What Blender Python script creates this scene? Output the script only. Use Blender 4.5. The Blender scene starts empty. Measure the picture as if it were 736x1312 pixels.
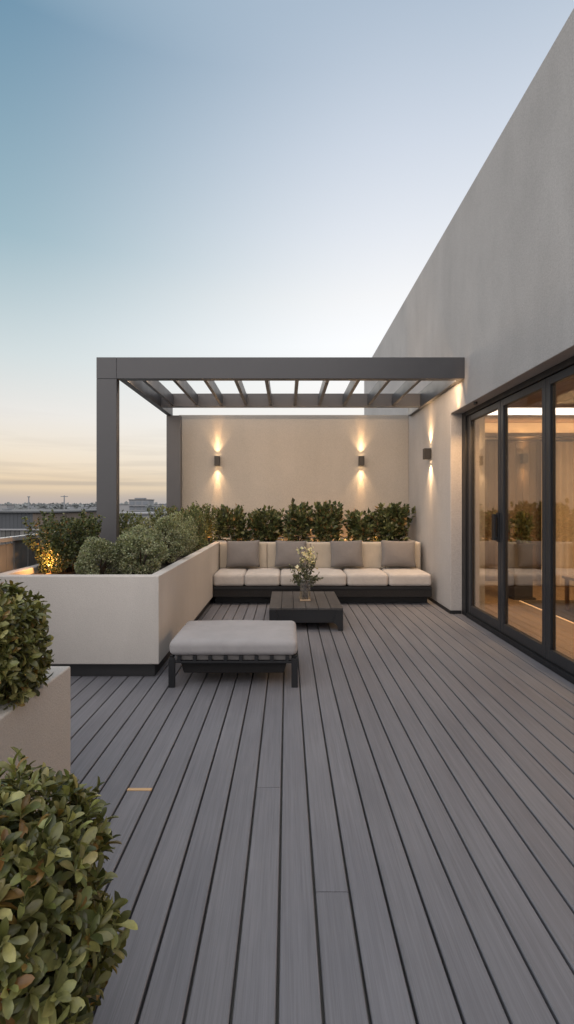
import bpy, bmesh, math, random
import numpy as np
from mathutils import Vector, Matrix

random.seed(7)
R = math.radians
scene = bpy.context.scene
col = scene.collection


# ------------------------------------------------------------------ helpers
def lin(h):
    h = h.lstrip('#')
    out = []
    for i in (0, 2, 4):
        c = int(h[i:i + 2], 16) / 255
        out.append(c / 12.92 if c <= .04045 else ((c + .055) / 1.055) ** 2.4)
    return (*out, 1)


def link(o, parent=None):
    col.objects.link(o)
    if parent:
        o.parent = parent
    return o


def empty(name, loc, label, cat, group=None, rz=0):
    o = bpy.data.objects.new(name, None)
    o.empty_display_size = .1
    link(o)
    o.location = loc
    o.rotation_euler.z = rz
    o['label'] = label
    o['category'] = cat
    if group:
        o['group'] = group
    return o


def add_box(bm, x0, x1, y0, y1, z0, z1):
    v = [bm.verts.new(p) for p in ((x0, y0, z0), (x1, y0, z0), (x1, y1, z0), (x0, y1, z0),
                                   (x0, y0, z1), (x1, y0, z1), (x1, y1, z1), (x0, y1, z1))]
    for f in ((0, 3, 2, 1), (4, 5, 6, 7), (0, 1, 5, 4), (1, 2, 6, 5), (2, 3, 7, 6), (3, 0, 4, 7)):
        bm.faces.new([v[i] for i in f])


def add_prism(bm, pts, axis, a, b):
    """polygon pts (2D) extruded along axis from a to b"""
    def P(p, t):
        if axis == 'x':
            return (t, p[0], p[1])
        if axis == 'y':
            return (p[0], t, p[1])
        return (p[0], p[1], t)
    lo = [bm.verts.new(P(p, a)) for p in pts]
    hi = [bm.verts.new(P(p, b)) for p in pts]
    n = len(pts)
    bm.faces.new(lo)
    bm.faces.new(hi[::-1])
    for i in range(n):
        j = (i + 1) % n
        bm.faces.new([lo[j], lo[i], hi[i], hi[j]])


def add_tube(bm, pts, radii, seg=6):
    rings = []
    n = len(pts)
    for i, p in enumerate(pts):
        p = Vector(p)
        d = (Vector(pts[min(i + 1, n - 1)]) - Vector(pts[max(i - 1, 0)])).normalized()
        a = d.orthogonal().normalized()
        b = d.cross(a)
        r = radii[i] if hasattr(radii, '__len__') else radii
        rings.append([bm.verts.new(p + (a * math.cos(2 * math.pi * k / seg) + b * math.sin(2 * math.pi * k / seg)) * r)
                      for k in range(seg)])
    for r0, r1 in zip(rings, rings[1:]):
        # keep rings aligned
        k0 = min(range(seg), key=lambda k: (r1[k].co - r0[0].co).length)
        for k in range(seg):
            bm.faces.new([r0[k], r0[(k + 1) % seg], r1[(k0 + k + 1) % seg], r1[(k0 + k) % seg]])
    bm.faces.new(rings[0][::-1])
    bm.faces.new(rings[-1])


def add_cyl(bm, c, r, z0, z1, seg=20):
    add_tube(bm, [(c[0], c[1], z0), (c[0], c[1], z1)], r, seg)


def obj(name, bm, m, parent=None, bevel=0, seg=2, smooth=False, label=None, kind=None):
    bmesh.ops.recalc_face_normals(bm, faces=bm.faces)
    me = bpy.data.meshes.new(name)
    bm.to_mesh(me)
    bm.free()
    me.materials.append(m)
    if smooth:
        me.polygons.foreach_set('use_smooth', [True] * len(me.polygons))
    o = bpy.data.objects.new(name, me)
    link(o, parent)
    if bevel:
        md = o.modifiers.new('bevel', 'BEVEL')
        md.width = bevel
        md.segments = seg
        md.limit_method = 'ANGLE'
        md.harden_normals = False
    if label:
        o['label'] = label
    if kind:
        o['kind'] = kind
    return o


def boxes(name, bl, m, parent=None, bevel=.003, **k):
    bm = bmesh.new()
    for b in bl:
        add_box(bm, *b)
    return obj(name, bm, m, parent, bevel, **k)


def np_mesh(name, V, F, m, parent=None, cols=None, smooth=True):
    me = bpy.data.meshes.new(name)
    me.from_pydata(V.tolist(), [], F.tolist())
    if cols is not None:
        a = me.color_attributes.new('Col', 'FLOAT_COLOR', 'POINT')
        a.data.foreach_set('color', np.ascontiguousarray(cols, dtype=np.float32).ravel())
    me.materials.append(m)
    if smooth:
        me.polygons.foreach_set('use_smooth', [True] * len(me.polygons))
    me.update()
    o = bpy.data.objects.new(name, me)
    return link(o, parent)


def copy_tree(o, parent=None):
    c = o.copy()
    col.objects.link(c)
    if parent:
        c.parent = parent
    for ch in list(o.children):
        copy_tree(ch, c)
    return c


# ---------------------------------------------------------------- materials
class N:
    def __init__(self, name):
        self.m = bpy.data.materials.new(name)
        self.m.use_nodes = True
        self.t = self.m.node_tree
        self.b = self.t.nodes['Principled BSDF']
        self.out = self.t.nodes['Material Output']

    def n(self, typ, **k):
        nd = self.t.nodes.new(typ)
        for a, v in k.items():
            setattr(nd, a, v)
        return nd

    def l(self, a, b):
        self.t.links.new(a, b)

    def coord(self, scale=(1, 1, 1), src='Object'):
        tc = self.n('ShaderNodeTexCoord')
        mp = self.n('ShaderNodeMapping')
        mp.inputs['Scale'].default_value = scale
        self.l(tc.outputs[src], mp.inputs[0])
        return mp.outputs[0]

    def noise(self, vec, scale, detail=4, rough=.55, dist=0):
        nd = self.n('ShaderNodeTexNoise')
        nd.inputs['Scale'].default_value = scale
        nd.inputs['Detail'].default_value = detail
        nd.inputs['Roughness'].default_value = rough
        nd.inputs['Distortion'].default_value = dist
        self.l(vec, nd.inputs['Vector'])
        return nd.outputs['Fac']

    def ramp(self, fac, stops):
        nd = self.n('ShaderNodeValToRGB')
        e = nd.color_ramp.elements
        while len(e) < len(stops):
            e.new(.5)
        for el, (p, c) in zip(e, stops):
            el.position = p
            el.color = c if len(c) == 4 else (*c, 1)
        self.l(fac, nd.inputs[0])
        return nd.outputs[0]

    def mix(self, a, b, fac, mode='MIX'):
        nd = self.n('ShaderNodeMix', data_type='RGBA', blend_type=mode)
        for s, v in ((nd.inputs[0], fac), (nd.inputs[6], a), (nd.inputs[7], b)):
            if isinstance(v, (int, float, tuple)):
                s.default_value = v
            else:
                self.l(v, s)
        return nd.outputs[2]

    def bump(self, h, strength=.4, dist=.003):
        nd = self.n('ShaderNodeBump')
        nd.inputs['Strength'].default_value = strength
        nd.inputs['Distance'].default_value = dist
        self.l(h, nd.inputs['Height'])
        self.l(nd.outputs[0], self.b.inputs['Normal'])

    def set(self, **k):
        for a, v in k.items():
            s = self.b.inputs[a.replace('_', ' ')]
            if isinstance(v, (int, float, tuple)):
                s.default_value = v
            else:
                self.l(v, s)
        return self.m


def grey(c, f=1.0):
    return (c[0] * f, c[1] * f, c[2] * f, 1)


def stucco(name, c, streak=.12, bump=.5, scale=95, speck=.78):
    k = N(name)
    v = k.coord()
    big = k.noise(v, 1.3, 5, .6)
    st = k.noise(k.coord((1.3, 1.3, .35)), 1.0, 5, .6, .5)
    c1 = k.mix(grey(c, 1 - streak), grey(c, 1 + streak * .6), big)
    c2 = k.ramp(st, [(.3, grey((1, 1, 1), 1 - streak * 1.1)), (.65, (1, 1, 1, 1))])
    cc = k.mix(c1, c2, 1.0, 'MULTIPLY')
    fine = k.noise(v, scale, 5, .65)
    sp = k.ramp(fine, [(.3, (speck, speck, speck, 1)), (.6, (1, 1, 1, 1))])
    cc = k.mix(cc, sp, 1.0, 'MULTIPLY')
    k.bump(fine, bump, .006)
    return k.set(Base_Color=cc, Roughness=.9)


def metal(name, c, rough=.45, met=.3):
    k = N(name)
    n1 = k.noise(k.coord(), 6, 5, .6)
    n2 = k.noise(k.coord(), 420, 2, .5)
    cc = k.mix(grey(c, .86), grey(c, 1.12), n1)
    rr = k.ramp(n1, [(.2, (rough - .08,) * 3), (.8, (rough + .1,) * 3)])
    k.bump(n2, .08, .001)
    return k.set(Base_Color=cc, Roughness=rr, Metallic=met)


def fabric(name, c, scale=420, bump=.35):
    k = N(name)
    v = k.coord()
    w1 = k.noise(k.coord((scale, scale * .25, scale * .25)), 1, 2)
    w2 = k.noise(k.coord((scale * .25, scale, scale)), 1, 2)
    w = k.mix(w1, w2, .5)
    big = k.noise(v, 5, 4, .6)
    wr = k.noise(v, 9, 3, .5, .6)
    cc = k.mix(grey(c, .86), grey(c, 1.1), w)
    cc = k.mix(cc, k.ramp(big, [(.3, (.86, .86, .86, 1)), (.7, (1, 1, 1, 1))]), 1.0, 'MULTIPLY')
    b1 = k.n('ShaderNodeBump')
    b1.inputs['Strength'].default_value = .5
    b1.inputs['Distance'].default_value = .012
    k.l(wr, b1.inputs['Height'])
    b2 = k.n('ShaderNodeBump')
    b2.inputs['Strength'].default_value = bump
    b2.inputs['Distance'].default_value = .0015
    k.l(w, b2.inputs['Height'])
    k.l(b1.outputs[0], b2.inputs['Normal'])
    k.l(b2.outputs[0], k.b.inputs['Normal'])
    k.set(Base_Color=cc, Roughness=.95)
    k.b.inputs['Sheen Weight'].default_value = .15
    return k.m


def boards(name, c, rough=.55, var=.16, grain=.2, tint=None):
    """planks running along Y; colour varies per loose board"""
    k = N(name)
    geo = k.n('ShaderNodeNewGeometry')
    tc = k.n('ShaderNodeTexCoord')
    off = k.n('ShaderNodeVectorMath', operation='MULTIPLY_ADD')
    k.l(geo.outputs['Random Per Island'], off.inputs[0])
    off.inputs[1].default_value = (3.1, 17, 5)
    k.l(tc.outputs['Object'], off.inputs[2])

    def m(s):
        mp = k.n('ShaderNodeMapping')
        mp.inputs['Scale'].default_value = s
        k.l(off.outputs[0], mp.inputs[0])
        return mp.outputs[0]
    g1 = k.noise(m((75, 1.6, 1)), 1, 6, .65, .4)
    g2 = k.noise(m((330, 5, 1)), 1, 3, .6)
    g3 = k.noise(m((2.2, 1.3, 1)), 1, 4, .6)
    cc = k.mix(grey(c, 1 - var), grey(tint or c, 1 + var), geo.outputs['Random Per Island'])
    cc = k.mix(cc, k.ramp(g1, [(.28, grey((1, 1, 1), 1 - grain)), (.7, grey((1, 1, 1), 1 + grain * .4))]), 1.0, 'MULTIPLY')
    cc = k.mix(cc, k.ramp(g2, [(.3, grey((1, 1, 1), 1 - grain * .8)), (.6, (1, 1, 1, 1))]), 1.0, 'MULTIPLY')
    cc = k.mix(cc, k.ramp(g3, [(.3, (.86, .86, .87, 1)), (.7, (1.05, 1.05, 1.04, 1))]), 1.0, 'MULTIPLY')
    hh = k.mix(g1, g2, .6)
    k.bump(hh, .45, .002)
    rr = k.ramp(g3, [(.3, (rough - .1,) * 3), (.7, (rough + .12,) * 3)])
    return k.set(Base_Color=cc, Roughness=rr)


def leafmat(name, rough=.42, trans=.25):
    k = N(name)
    at = k.n('ShaderNodeAttribute', attribute_name='Col')
    nz = k.noise(k.coord(), 60, 3)
    cc = k.mix(at.outputs['Color'], k.ramp(nz, [(.3, (.7, .7, .7, 1)), (.7, (1.15, 1.15, 1.1, 1))]), 1.0, 'MULTIPLY')
    k.set(Base_Color=cc, Roughness=rough)
    tr = k.n('ShaderNodeBsdfTranslucent')
    k.l(k.mix(cc, (1.5, 1.5, .7, 1), 1.0, 'MULTIPLY'), tr.inputs[0])
    mx = k.n('ShaderNodeMixShader')
    mx.inputs[0].default_value = trans
    k.l(k.b.outputs[0], mx.inputs[1])
    k.l(tr.outputs[0], mx.inputs[2])
    k.l(mx.outputs[0], k.out.inputs[0])
    return k.m


def glass(name, tint, base_refl, edge_refl):
    k = N(name)
    lw = k.n('ShaderNodeLayerWeight')
    lw.inputs[0].default_value = .5
    mr = k.n('ShaderNodeMapRange')
    k.l(lw.outputs['Facing'], mr.inputs[0])
    mr.inputs[3].default_value = base_refl
    mr.inputs[4].default_value = edge_refl
    tr = k.n('ShaderNodeBsdfTransparent')
    tr.inputs[0].default_value = tint
    gl = k.n('ShaderNodeBsdfGlossy')
    gl.inputs['Roughness'].default_value = .0
    nz = k.noise(k.coord(), 1.7, 2)
    bp = k.n('ShaderNodeBump')
    bp.inputs['Strength'].default_value = .02
    bp.inputs['Distance'].default_value = .02
    k.l(nz, bp.inputs['Height'])
    k.l(bp.outputs[0], gl.inputs['Normal'])
    mx = k.n('ShaderNodeMixShader')
    k.l(mr.outputs[0], mx.inputs[0])
    k.l(tr.outputs[0], mx.inputs[1])
    k.l(gl.outputs[0], mx.inputs[2])
    k.l(mx.outputs[0], k.out.inputs[0])
    return k.m


def emit(name, c, s):
    k = N(name)
    nz = k.noise(k.coord(), 30, 1)
    e = k.mix(grey(c, .9), grey(c, 1.1), nz)
    k.b.inputs['Emission Strength'].default_value = s
    k.l(e, k.b.inputs['Emission Color'])
    return k.set(Base_Color=c if len(c) == 4 else (*c, 1))


def matte(name, c, rough=.8, var=.12, scale=4, bump=0):
    k = N(name)
    n1 = k.noise(k.coord(), scale, 5, .6)
    cc = k.mix(grey(c, 1 - var), grey(c, 1 + var), n1)
    if bump:
        k.bump(k.noise(k.coord(), scale * 12, 4, .6), bump, .01)
    return k.set(Base_Color=cc, Roughness=rough)


M = {}
M['wall'] = stucco('grey_beige_render', (.56, .538, .53), .15, .45, 80)
M['back_wall'] = stucco('warm_beige_render', (.50, .455, .405), .10, .45, 80)
M['planter'] = stucco('planter_render', (.67, .625, .585), .10, .5, 120, .89)
M['deck'] = boards('composite_decking', (.228, .224, .246), .5, .06, .19)
M['dark'] = matte('black_void', (.012, .012, .013), .9)
M['plinth'] = metal('charcoal_plinth', (.035, .035, .038), .6, 0)
M['black_frame'] = metal('black_powder_coat', (.016, .017, .02), .5, .1)
M['weave'] = matte('black_woven_base', (.014, .013, .014), .8, .5, 160, .6)
M['pergola'] = metal('bronze_grey_aluminium', (.098, .097, .103), .42, .25)
M['frame'] = metal('anthracite_aluminium', (.045, .047, .053), .4, .3)
M['cushion'] = fabric('light_taupe_fabric', (.54, .505, .48))
M['ottoman'] = fabric('pale_grey_fabric', (.42, .40, .405))
M['pillow'] = fabric('mid_grey_fabric', (.185, .172, .170), 380, .6)
M['back'] = fabric('beige_backrest_fabric', (.47, .415, .345))
M['tabletop'] = boards('dark_table_boards', (.085, .078, .076), .5, .14, .3)
M['soil'] = matte('dark_soil', (.03, .022, .016), .95, .5, 30, .8)
M['leaf'] = leafmat('leaves')
M['leaf_gloss'] = leafmat('glossy_leaves', .30, .2)
M['bark'] = matte('bark', (.07, .05, .035), .9, .4, 40, .5)
M['glass'] = glass('door_glass', (.93, .90, .85, 1), .07, .47)
M['vase'] = glass('vase_glass', (.97, .93, .87, 1), .09, .55)
M['water'] = glass('vase_water', (.88, .87, .80, 1), .03, .3)
M['lamp'] = metal('brown_black_lamp', (.05, .044, .04), .5, .2)
M['bulb'] = emit('warm_lens', (1.0, .68, .36), 25)
M['bulb_soft'] = emit('garden_lens', (1.0, .42, .10), 1.3)
M['bulb_soft'].node_tree.nodes['Principled BSDF'].inputs['Base Color'].default_value = (.02, .01, .005, 1)
M['led'] = emit('warm_led_strip', (1.0, .62, .28), 2.2)
M['wood_wall'] = boards('interior_oak_panels', (.25, .18, .125), .5, .22, .3)
M['wood_floor'] = boards('interior_oak_floor', (.42, .30, .19), .4, .12, .25)
M['wood_ceiling'] = boards('interior_ceiling_boards', (.26, .16, .09), .5, .12, .3)
M['plaster'] = matte('interior_plaster', (.62, .53, .42), .9, .06, 3)
M['sheer'] = fabric('sheer_curtain', (.62, .52, .40), 300, .3)
M['strip_orange'] = metal('orange_strip', (.85, .55, .30), .35, .3)
M['slab'] = matte('slab_concrete', (.22, .21, .2), .9, .15, 2, .3)
M['rail'] = metal('galvanised_rail', (.42, .42, .43), .5, .3)
M['weathered'] = boards('weathered_fence_boards', (.19, .188, .186), .9, .35, .4)
M['blossom'] = leafmat('petals', .7, .4)


# -------------------------------------------------------------------- world
w = bpy.data.worlds.new('World')
scene.world = w
w.use_nodes = True
T = w.node_tree
bg = T.nodes['Background']


def wn(typ, **k):
    nd = T.nodes.new(typ)
    for a, v in k.items():
        setattr(nd, a, v)
    return nd


def wm(op, a, b=None, c=None, clamp=False):
    nd = wn('ShaderNodeMath', operation=op, use_clamp=clamp)
    for i, v in enumerate((a, b, c)):
        if v is None:
            continue
        if isinstance(v, (int, float)):
            nd.inputs[i].default_value = v
        else:
            T.links.new(v, nd.inputs[i])
    return nd.outputs[0]


def wramp(fac, stops):
    nd = wn('ShaderNodeValToRGB')
    e = nd.color_ramp.elements
    while len(e) < len(stops):
        e.new(.5)
    for el, (p, c) in zip(e, stops):
        el.position = p
        el.color = c
    T.links.new(fac, nd.inputs[0])
    return nd.outputs[0]


def wmix(a, b, fac, mode='MIX'):
    nd = wn('ShaderNodeMix', data_type='RGBA', blend_type=mode)
    for s, v in ((nd.inputs[0], fac), (nd.inputs[6], a), (nd.inputs[7], b)):
        if isinstance(v, (int, float, tuple)):
            s.default_value = v
        else:
            T.links.new(v, s)
    return nd.outputs[2]


tc = wn('ShaderNodeTexCoord')
nrm = wn('ShaderNodeVectorMath', operation='NORMALIZE')
T.links.new(tc.outputs['Generated'], nrm.inputs[0])
sp = wn('ShaderNodeSeparateXYZ')
T.links.new(nrm.outputs[0], sp.inputs[0])
X, Y, Z = sp.outputs
# evening sky: cool on the left and overhead, bleached above the afterglow, warm band on the horizon
left = wramp(Z, [(0, lin('#b3aaa2')), (.022, lin('#cdbfaa')), (.05, lin('#e2d0b6')), (.10, lin('#eae0d0')), (.17, lin('#e7e6e3')),
                 (.27, lin('#d0dcdf')), (.45, lin('#9cb9c6')), (.68, lin('#7095ae')), (.80, lin('#a9bfd0')), (1, (1.25, 1.25, 1.27, 1))])
right = wramp(Z, [(0, lin('#d6c4ad')), (.03, lin('#e9d7bd')), (.08, lin('#f4eadb')), (.16, lin('#fbf8f2')), (.32, (1.02, 1.03, 1.05, 1)), (.40, lin('#f8f9fb')),
                  (.50, lin('#e6ebf3')), (.60, lin('#d2dbe8')), (.73, lin('#b1c1d3')), (.84, lin('#c4cfdc')), (1, (1.25, 1.25, 1.27, 1))])
rear = wramp(Z, [(0, (.95, .86, .80, 1)), (.12, (1.5, 1.38, 1.30, 1)), (.4, (1.7, 1.62, 1.58, 1)), (.7, (1.5, 1.47, 1.46, 1)), (1, (1.25, 1.25, 1.27, 1))])
rat = wm('DIVIDE', X, wm('MAXIMUM', wm('ABSOLUTE', Y), .05))
fr = wn('ShaderNodeMapRange', interpolation_type='SMOOTHSTEP')
T.links.new(rat, fr.inputs[0])
fr.inputs[1].default_value = -.72
fr.inputs[2].default_value = .28
front = wmix(left, right, fr.outputs[0])
fb = wn('ShaderNodeMapRange', interpolation_type='SMOOTHSTEP')
T.links.new(Y, fb.inputs[0])
fb.inputs[1].default_value = .12
fb.inputs[2].default_value = -.45
grad = wmix(front, rear, fb.outputs[0])
# thin streaky clouds low over the horizon
cv = wn('ShaderNodeCombineXYZ')
T.links.new(wm('MULTIPLY', rat, 2.2), cv.inputs[0])
T.links.new(wm('MULTIPLY', Z, 42), cv.inputs[1])
nz = wn('ShaderNodeTexNoise')
T.links.new(cv.outputs[0], nz.inputs['Vector'])
nz.inputs['Scale'].default_value = 1.15
nz.inputs['Detail'].default_value = 5
nz.inputs['Roughness'].default_value = .5
nz.inputs['Distortion'].default_value = .35
cm = wramp(nz.outputs['Fac'], [(.48, (0, 0, 0, 1)), (.62, (1, 1, 1, 1))])
band = wramp(Z, [(.005, (0, 0, 0, 1)), (.03, (1, 1, 1, 1)), (.06, (.8, .8, .8, 1)), (.13, (.25, .25, .25, 1)), (.2, (0, 0, 0, 1))])
cf = wm('MULTIPLY', wm('MULTIPLY', cm, band), .32)
# one longer, darker bank just above the skyline
nb = wn('ShaderNodeTexNoise')
T.links.new(cv.outputs[0], nb.inputs['Vector'])
nb.inputs['Scale'].default_value = .6
nb.inputs['Detail'].default_value = 4
zb = wm('ADD', Z, wm('MULTIPLY', wm('SUBTRACT', nb.outputs['Fac'], .5), .014))
bank = wramp(zb, [(.034, (0, 0, 0, 1)), (.039, (1, 1, 1, 1)), (.044, (1, 1, 1, 1)), (.048, (0, 0, 0, 1))])
bf = wm('MULTIPLY', bank, wramp(nb.outputs['Fac'], [(.36, (.2, .2, .2, 1)), (.55, (.85, .85, .85, 1))]))
haze = wramp(Z, [(.0, (1, 1, 1, 1)), (.012, (.75, .75, .75, 1)), (.032, (0, 0, 0, 1))])
cf = wm('MAXIMUM', cf, wm('MULTIPLY', bf, .75))
grad = wmix(grad, lin('#a3a6ab'), wm('MULTIPLY', haze, .8))
grad = wmix(grad, lin('#a5a19c'), cf)
SUN_EL, SUN_AZ = R(5), R(-28)          # low, ahead and to the left of the camera
sky = wn('ShaderNodeTexSky', sky_type='NISHITA')
sky.sun_disc = False
sky.sun_elevation = SUN_EL
sky.sun_rotation = SUN_AZ
sk = wmix(sky.outputs[0], (.10, .10, .10, 1), 1.0, 'MULTIPLY')
fin = wmix(grad, sk, .015)
T.links.new(fin, bg.inputs[0])
bg.inputs[1].default_value = 1.0

sun = bpy.data.lights.new('sun', 'SUN')
sun.energy = .35
sun.angle = R(18)
sun.color = (1, .86, .70)
so = link(bpy.data.objects.new('sun', sun))
sd = Vector((math.sin(SUN_AZ) * math.cos(SUN_EL), math.cos(SUN_AZ) * math.cos(SUN_EL), math.sin(SUN_EL)))
so.rotation_euler = (-sd).to_track_quat('-Z', 'Y').to_euler()

# ------------------------------------------------------------------- camera
cam = bpy.data.cameras.new('camera')
cam.sensor_fit = 'HORIZONTAL'
cam.sensor_width = 36
cam.lens = 36 * 600 / 736
cam.shift_y = -10 / 736
cam.clip_start = .02
cam.clip_end = 12000
co = link(bpy.data.objects.new('camera', cam))
co.location = (0, 0, 1.4)
co.rotation_euler = (R(90), 0, 0)
scene.camera = co

# ------------------------------------------------------------------ setting
GZ = -11
bm = bmesh.new()
S = 9000
bm.faces.new([bm.verts.new(p) for p in ((-S, -S, GZ), (S, -S, GZ), (S, S, GZ), (-S, S, GZ))])
k = N('hazy_ground')  # haze is put into the ground colour itself
v = k.coord()
cc = k.ramp(k.noise(k.coord((1, .6, 1)), .012, 6, .65), [(.3, (.16, .165, .16)), (.5, (.24, .24, .235)), (.7, (.34, .335, .33))])
obj('ground', bm, k.set(Base_Color=cc, Roughness=.95), kind='structure')
boxes('terrace_slab', [(-2.66, 9, -4, 13, GZ, -.045)], M['slab'], kind='structure')

PITCH, GAP, X0 = .1265, .0095, -.027
joints = {-1: [2.314], 1: [1.69], -6: [2.295]}
bm = bmesh.new()
rnd = random.Random(3)
for i in range(-21, 18):
    a = X0 + i * PITCH + GAP / 2
    b = a + PITCH - GAP
    if b > 2.26:
        b = 2.22
        if b - a < .02:
            continue
    ys = [-3.0] + joints.get(i, []) + [8.03]
    if i not in joints:
        if i in (0, 2, -2, 3, 4, -3, -4, 5):
            pass
        else:
            ys.insert(1, rnd.uniform(-2, .4))
    for y0, y1 in zip(ys, ys[1:]):
        q = .0028
        add_prism(bm, [(a, -.028), (a, -q), (a + q, 0), (b - q, 0), (b, -q), (b, -.028)], 'y', y0 + .0015, y1 - .0015)
obj('terrace_deck', bm, M['deck'], kind='structure')

bs = boxes('deck_strip', [(X0 - 6 * PITCH + .004, X0 - 5 * PITCH - .004, 2.285, 2.303, -.004, .004)], M['strip_orange'], bevel=.001)  # narrow orange bar across a single board
bs['label'] = 'thin orange strip across one grey deck board'
bs['category'] = 'metal strip'

# ---------------------------------------------------------------- house
WX = 2.09      # terrace face of the long wall
house = empty('house', (WX, 4, 0), 'tall rendered house wall on the right with sliding glass doors into a lit room', 'house')
house_off = Vector((-WX, -4, 0))


def hp(o):
    o.location = house_off
    return o


def hbox(name, bl, m, bevel=.003, parent=house, **k):
    o = boxes(name, bl, m, parent, bevel, **k)
    return hp(o) if parent is house else o


YO0, YO1, ZO = 2.28, 5.98, 2.558
bm = bmesh.new()
add_prism(bm, [(-3.5, -.04), (YO0, -.04), (YO0, ZO), (YO1, ZO), (YO1, -.04), (12.68, -.04), (12.68, 5.02), (-3.5, 5.02)], 'x', WX, 2.53)
hp(obj('wall', bm, M['wall'], house, .006))
hbox('rear_wall', [(2.532, 9, -3.5, -3.2, -.04, 4.9), (8.7, 9, -3.198, 12.38, -.04, 4.9), (2.532, 9, 12.382, 12.68, -.04, 4.9)], M['wall'])
hbox('roof', [(2.532, 9, -3.5, 12.68, 4.902, 4.98)], M['slab'])
hbox('skirting', [(WX - .012, WX - .001, YO1 - .012, 8.03, .001, .045), (WX - .012, WX + .135, YO1 - .013, YO1 - .001, .001, .044)], M['black_frame'], .002)
# room
hbox('interior_wall', [(2.532, 6.2, 7.95, 8.05, .0, 2.802), (6.1, 6.2, .6, 7.948, 0, 2.802), (2.532, 6.098, .5, .6, 0, 2.802)], M['plaster'], 0)
bm = bmesh.new()
x = 2.70
while x < 6.05:
    add_box(bm, x, x + .112, 7.925, 7.949, .10, 2.50)
    x += .118
hp(obj('wood_panel', bm, M['wood_wall'], house, .002))
bm = bmesh.new()
x = 2.345
while x < 6.05:
    add_box(bm, x + .001, x + .139, .602, 7.947, .03 - .025, .03)
    x += .14
hp(obj('interior_floor', bm, M['wood_floor'], house, .0015))
bm = bmesh.new()
x = 2.534
while x < 6.09:
    add_box(bm, x, x + .116, .602, 7.947, 2.78, 2.80)
    x += .12
hp(obj('ceiling', bm, M['wood_ceiling'], house, .003))
hbox('ceiling_slab', [(2.532, 6.2, .5, 8.05, 2.803, 2.9)], M['slab'], 0)
hbox('floor_glow_bar', [(3.285, 3.303, 3.6, 6.62, .0305, .036)], emit('floor_edge_glow', (1, .66, .34), 1.1), 0)  # glowing bar added to stand for the lit edge of the floor
hbox('cove', [(2.70, 6.08, 7.72, 7.922, 2.52, 2.555), (2.70, 6.08, 7.70, 7.72, 2.52, 2.575)], M['wood_wall'])
hbox('light_strip', [(2.72, 6.05, 7.74, 7.78, 2.556, 2.564)], M['led'], 0)
# door frame: jambs, head, sill
FX0, FX1 = 2.232, 2.34
hbox('door_frame', [(FX0, FX1, 5.86, YO1 - .001, .0, ZO - .001), (FX0 + .02, FX1, 5.805, 5.858, .0, 2.497),
                    (FX0, FX1, YO0 + .001, 2.345, .0, ZO - .001),
                    (FX0, FX1, 2.347, 5.858, 2.50, ZO - .001), (FX0 - .01, FX1, 2.347, 5.803, .001, .05)], M['black_frame'], .004)
edges = [5.80, 4.935, 4.07, 3.21, 2.35]
for i in range(4):
    y1, y0 = edges[i] - .004, edges[i + 1] + .004
    st = .058
    d = hbox('glass_door', [(2.25, 2.305, y0, y0 + st, .055, 2.495), (2.25, 2.305, y1 - st, y1, .055, 2.495),
                            (2.252, 2.303, y0 + st, y1 - st, .055, .155), (2.252, 2.303, y0 + st, y1 - st, 2.425, 2.495)],
             M['frame'], .004)
    if i == 0:
        d['label'] = 'far glass door leaf with a black pull handle'
    p = boxes('pane', [(2.275, 2.281, y0 + st + .001, y1 - st - .001, .156, 2.424)], M['glass'], d, 0)
    boxes('bead', [(2.268, 2.274, y0 + st, y0 + st + .012, .156, 2.424), (2.268, 2.274, y1 - st - .012, y1 - st, .156, 2.424)],
          M['black_frame'], d, .001)
    if i == 0:
        bm = bmesh.new()
        hy = y0 + .03
        add_box(bm, 2.232, 2.249, hy - .028, hy + .028, 1.0, 1.31)
        add_box(bm, 2.192, 2.212, hy - .02, hy + .045, 1.015, 1.295)
        add_box(bm, 2.212, 2.238, hy - .014, hy + .03, 1.025, 1.05)
        add_box(bm, 2.212, 2.238, hy - .014, hy + .03, 1.26, 1.285)
        obj('handle', bm, M['black_frame'], d, .003)


# lamps ------------------------------------------------------------------
def light(name, typ, loc, energy, color, parent=None, **k):
    L = bpy.data.lights.new(name, typ)
    L.energy = energy
    L.color = color
    rot = k.pop('rot', None)
    for a, v in k.items():
        setattr(L, a, v)
    o = link(bpy.data.objects.new(name, L), parent)
    o.location = loc
    if rot is not None:
        o.rotation_euler = rot
    return o


WARM = (1.0, .64, .33)
light('cove_lamp', 'AREA', (4.4, 7.74, 2.60), 14, WARM, shape='RECTANGLE', size=3.3, size_y=.06, rot=(R(160), 0, 0))
light('room_lamp', 'AREA', (4.5, 4.6, 2.76), 180, (1, .67, .36), shape='RECTANGLE', size=2.2, size_y=3.5, rot=(0, 0, 0))


AMBER = (1.0, .57, .24)


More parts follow.
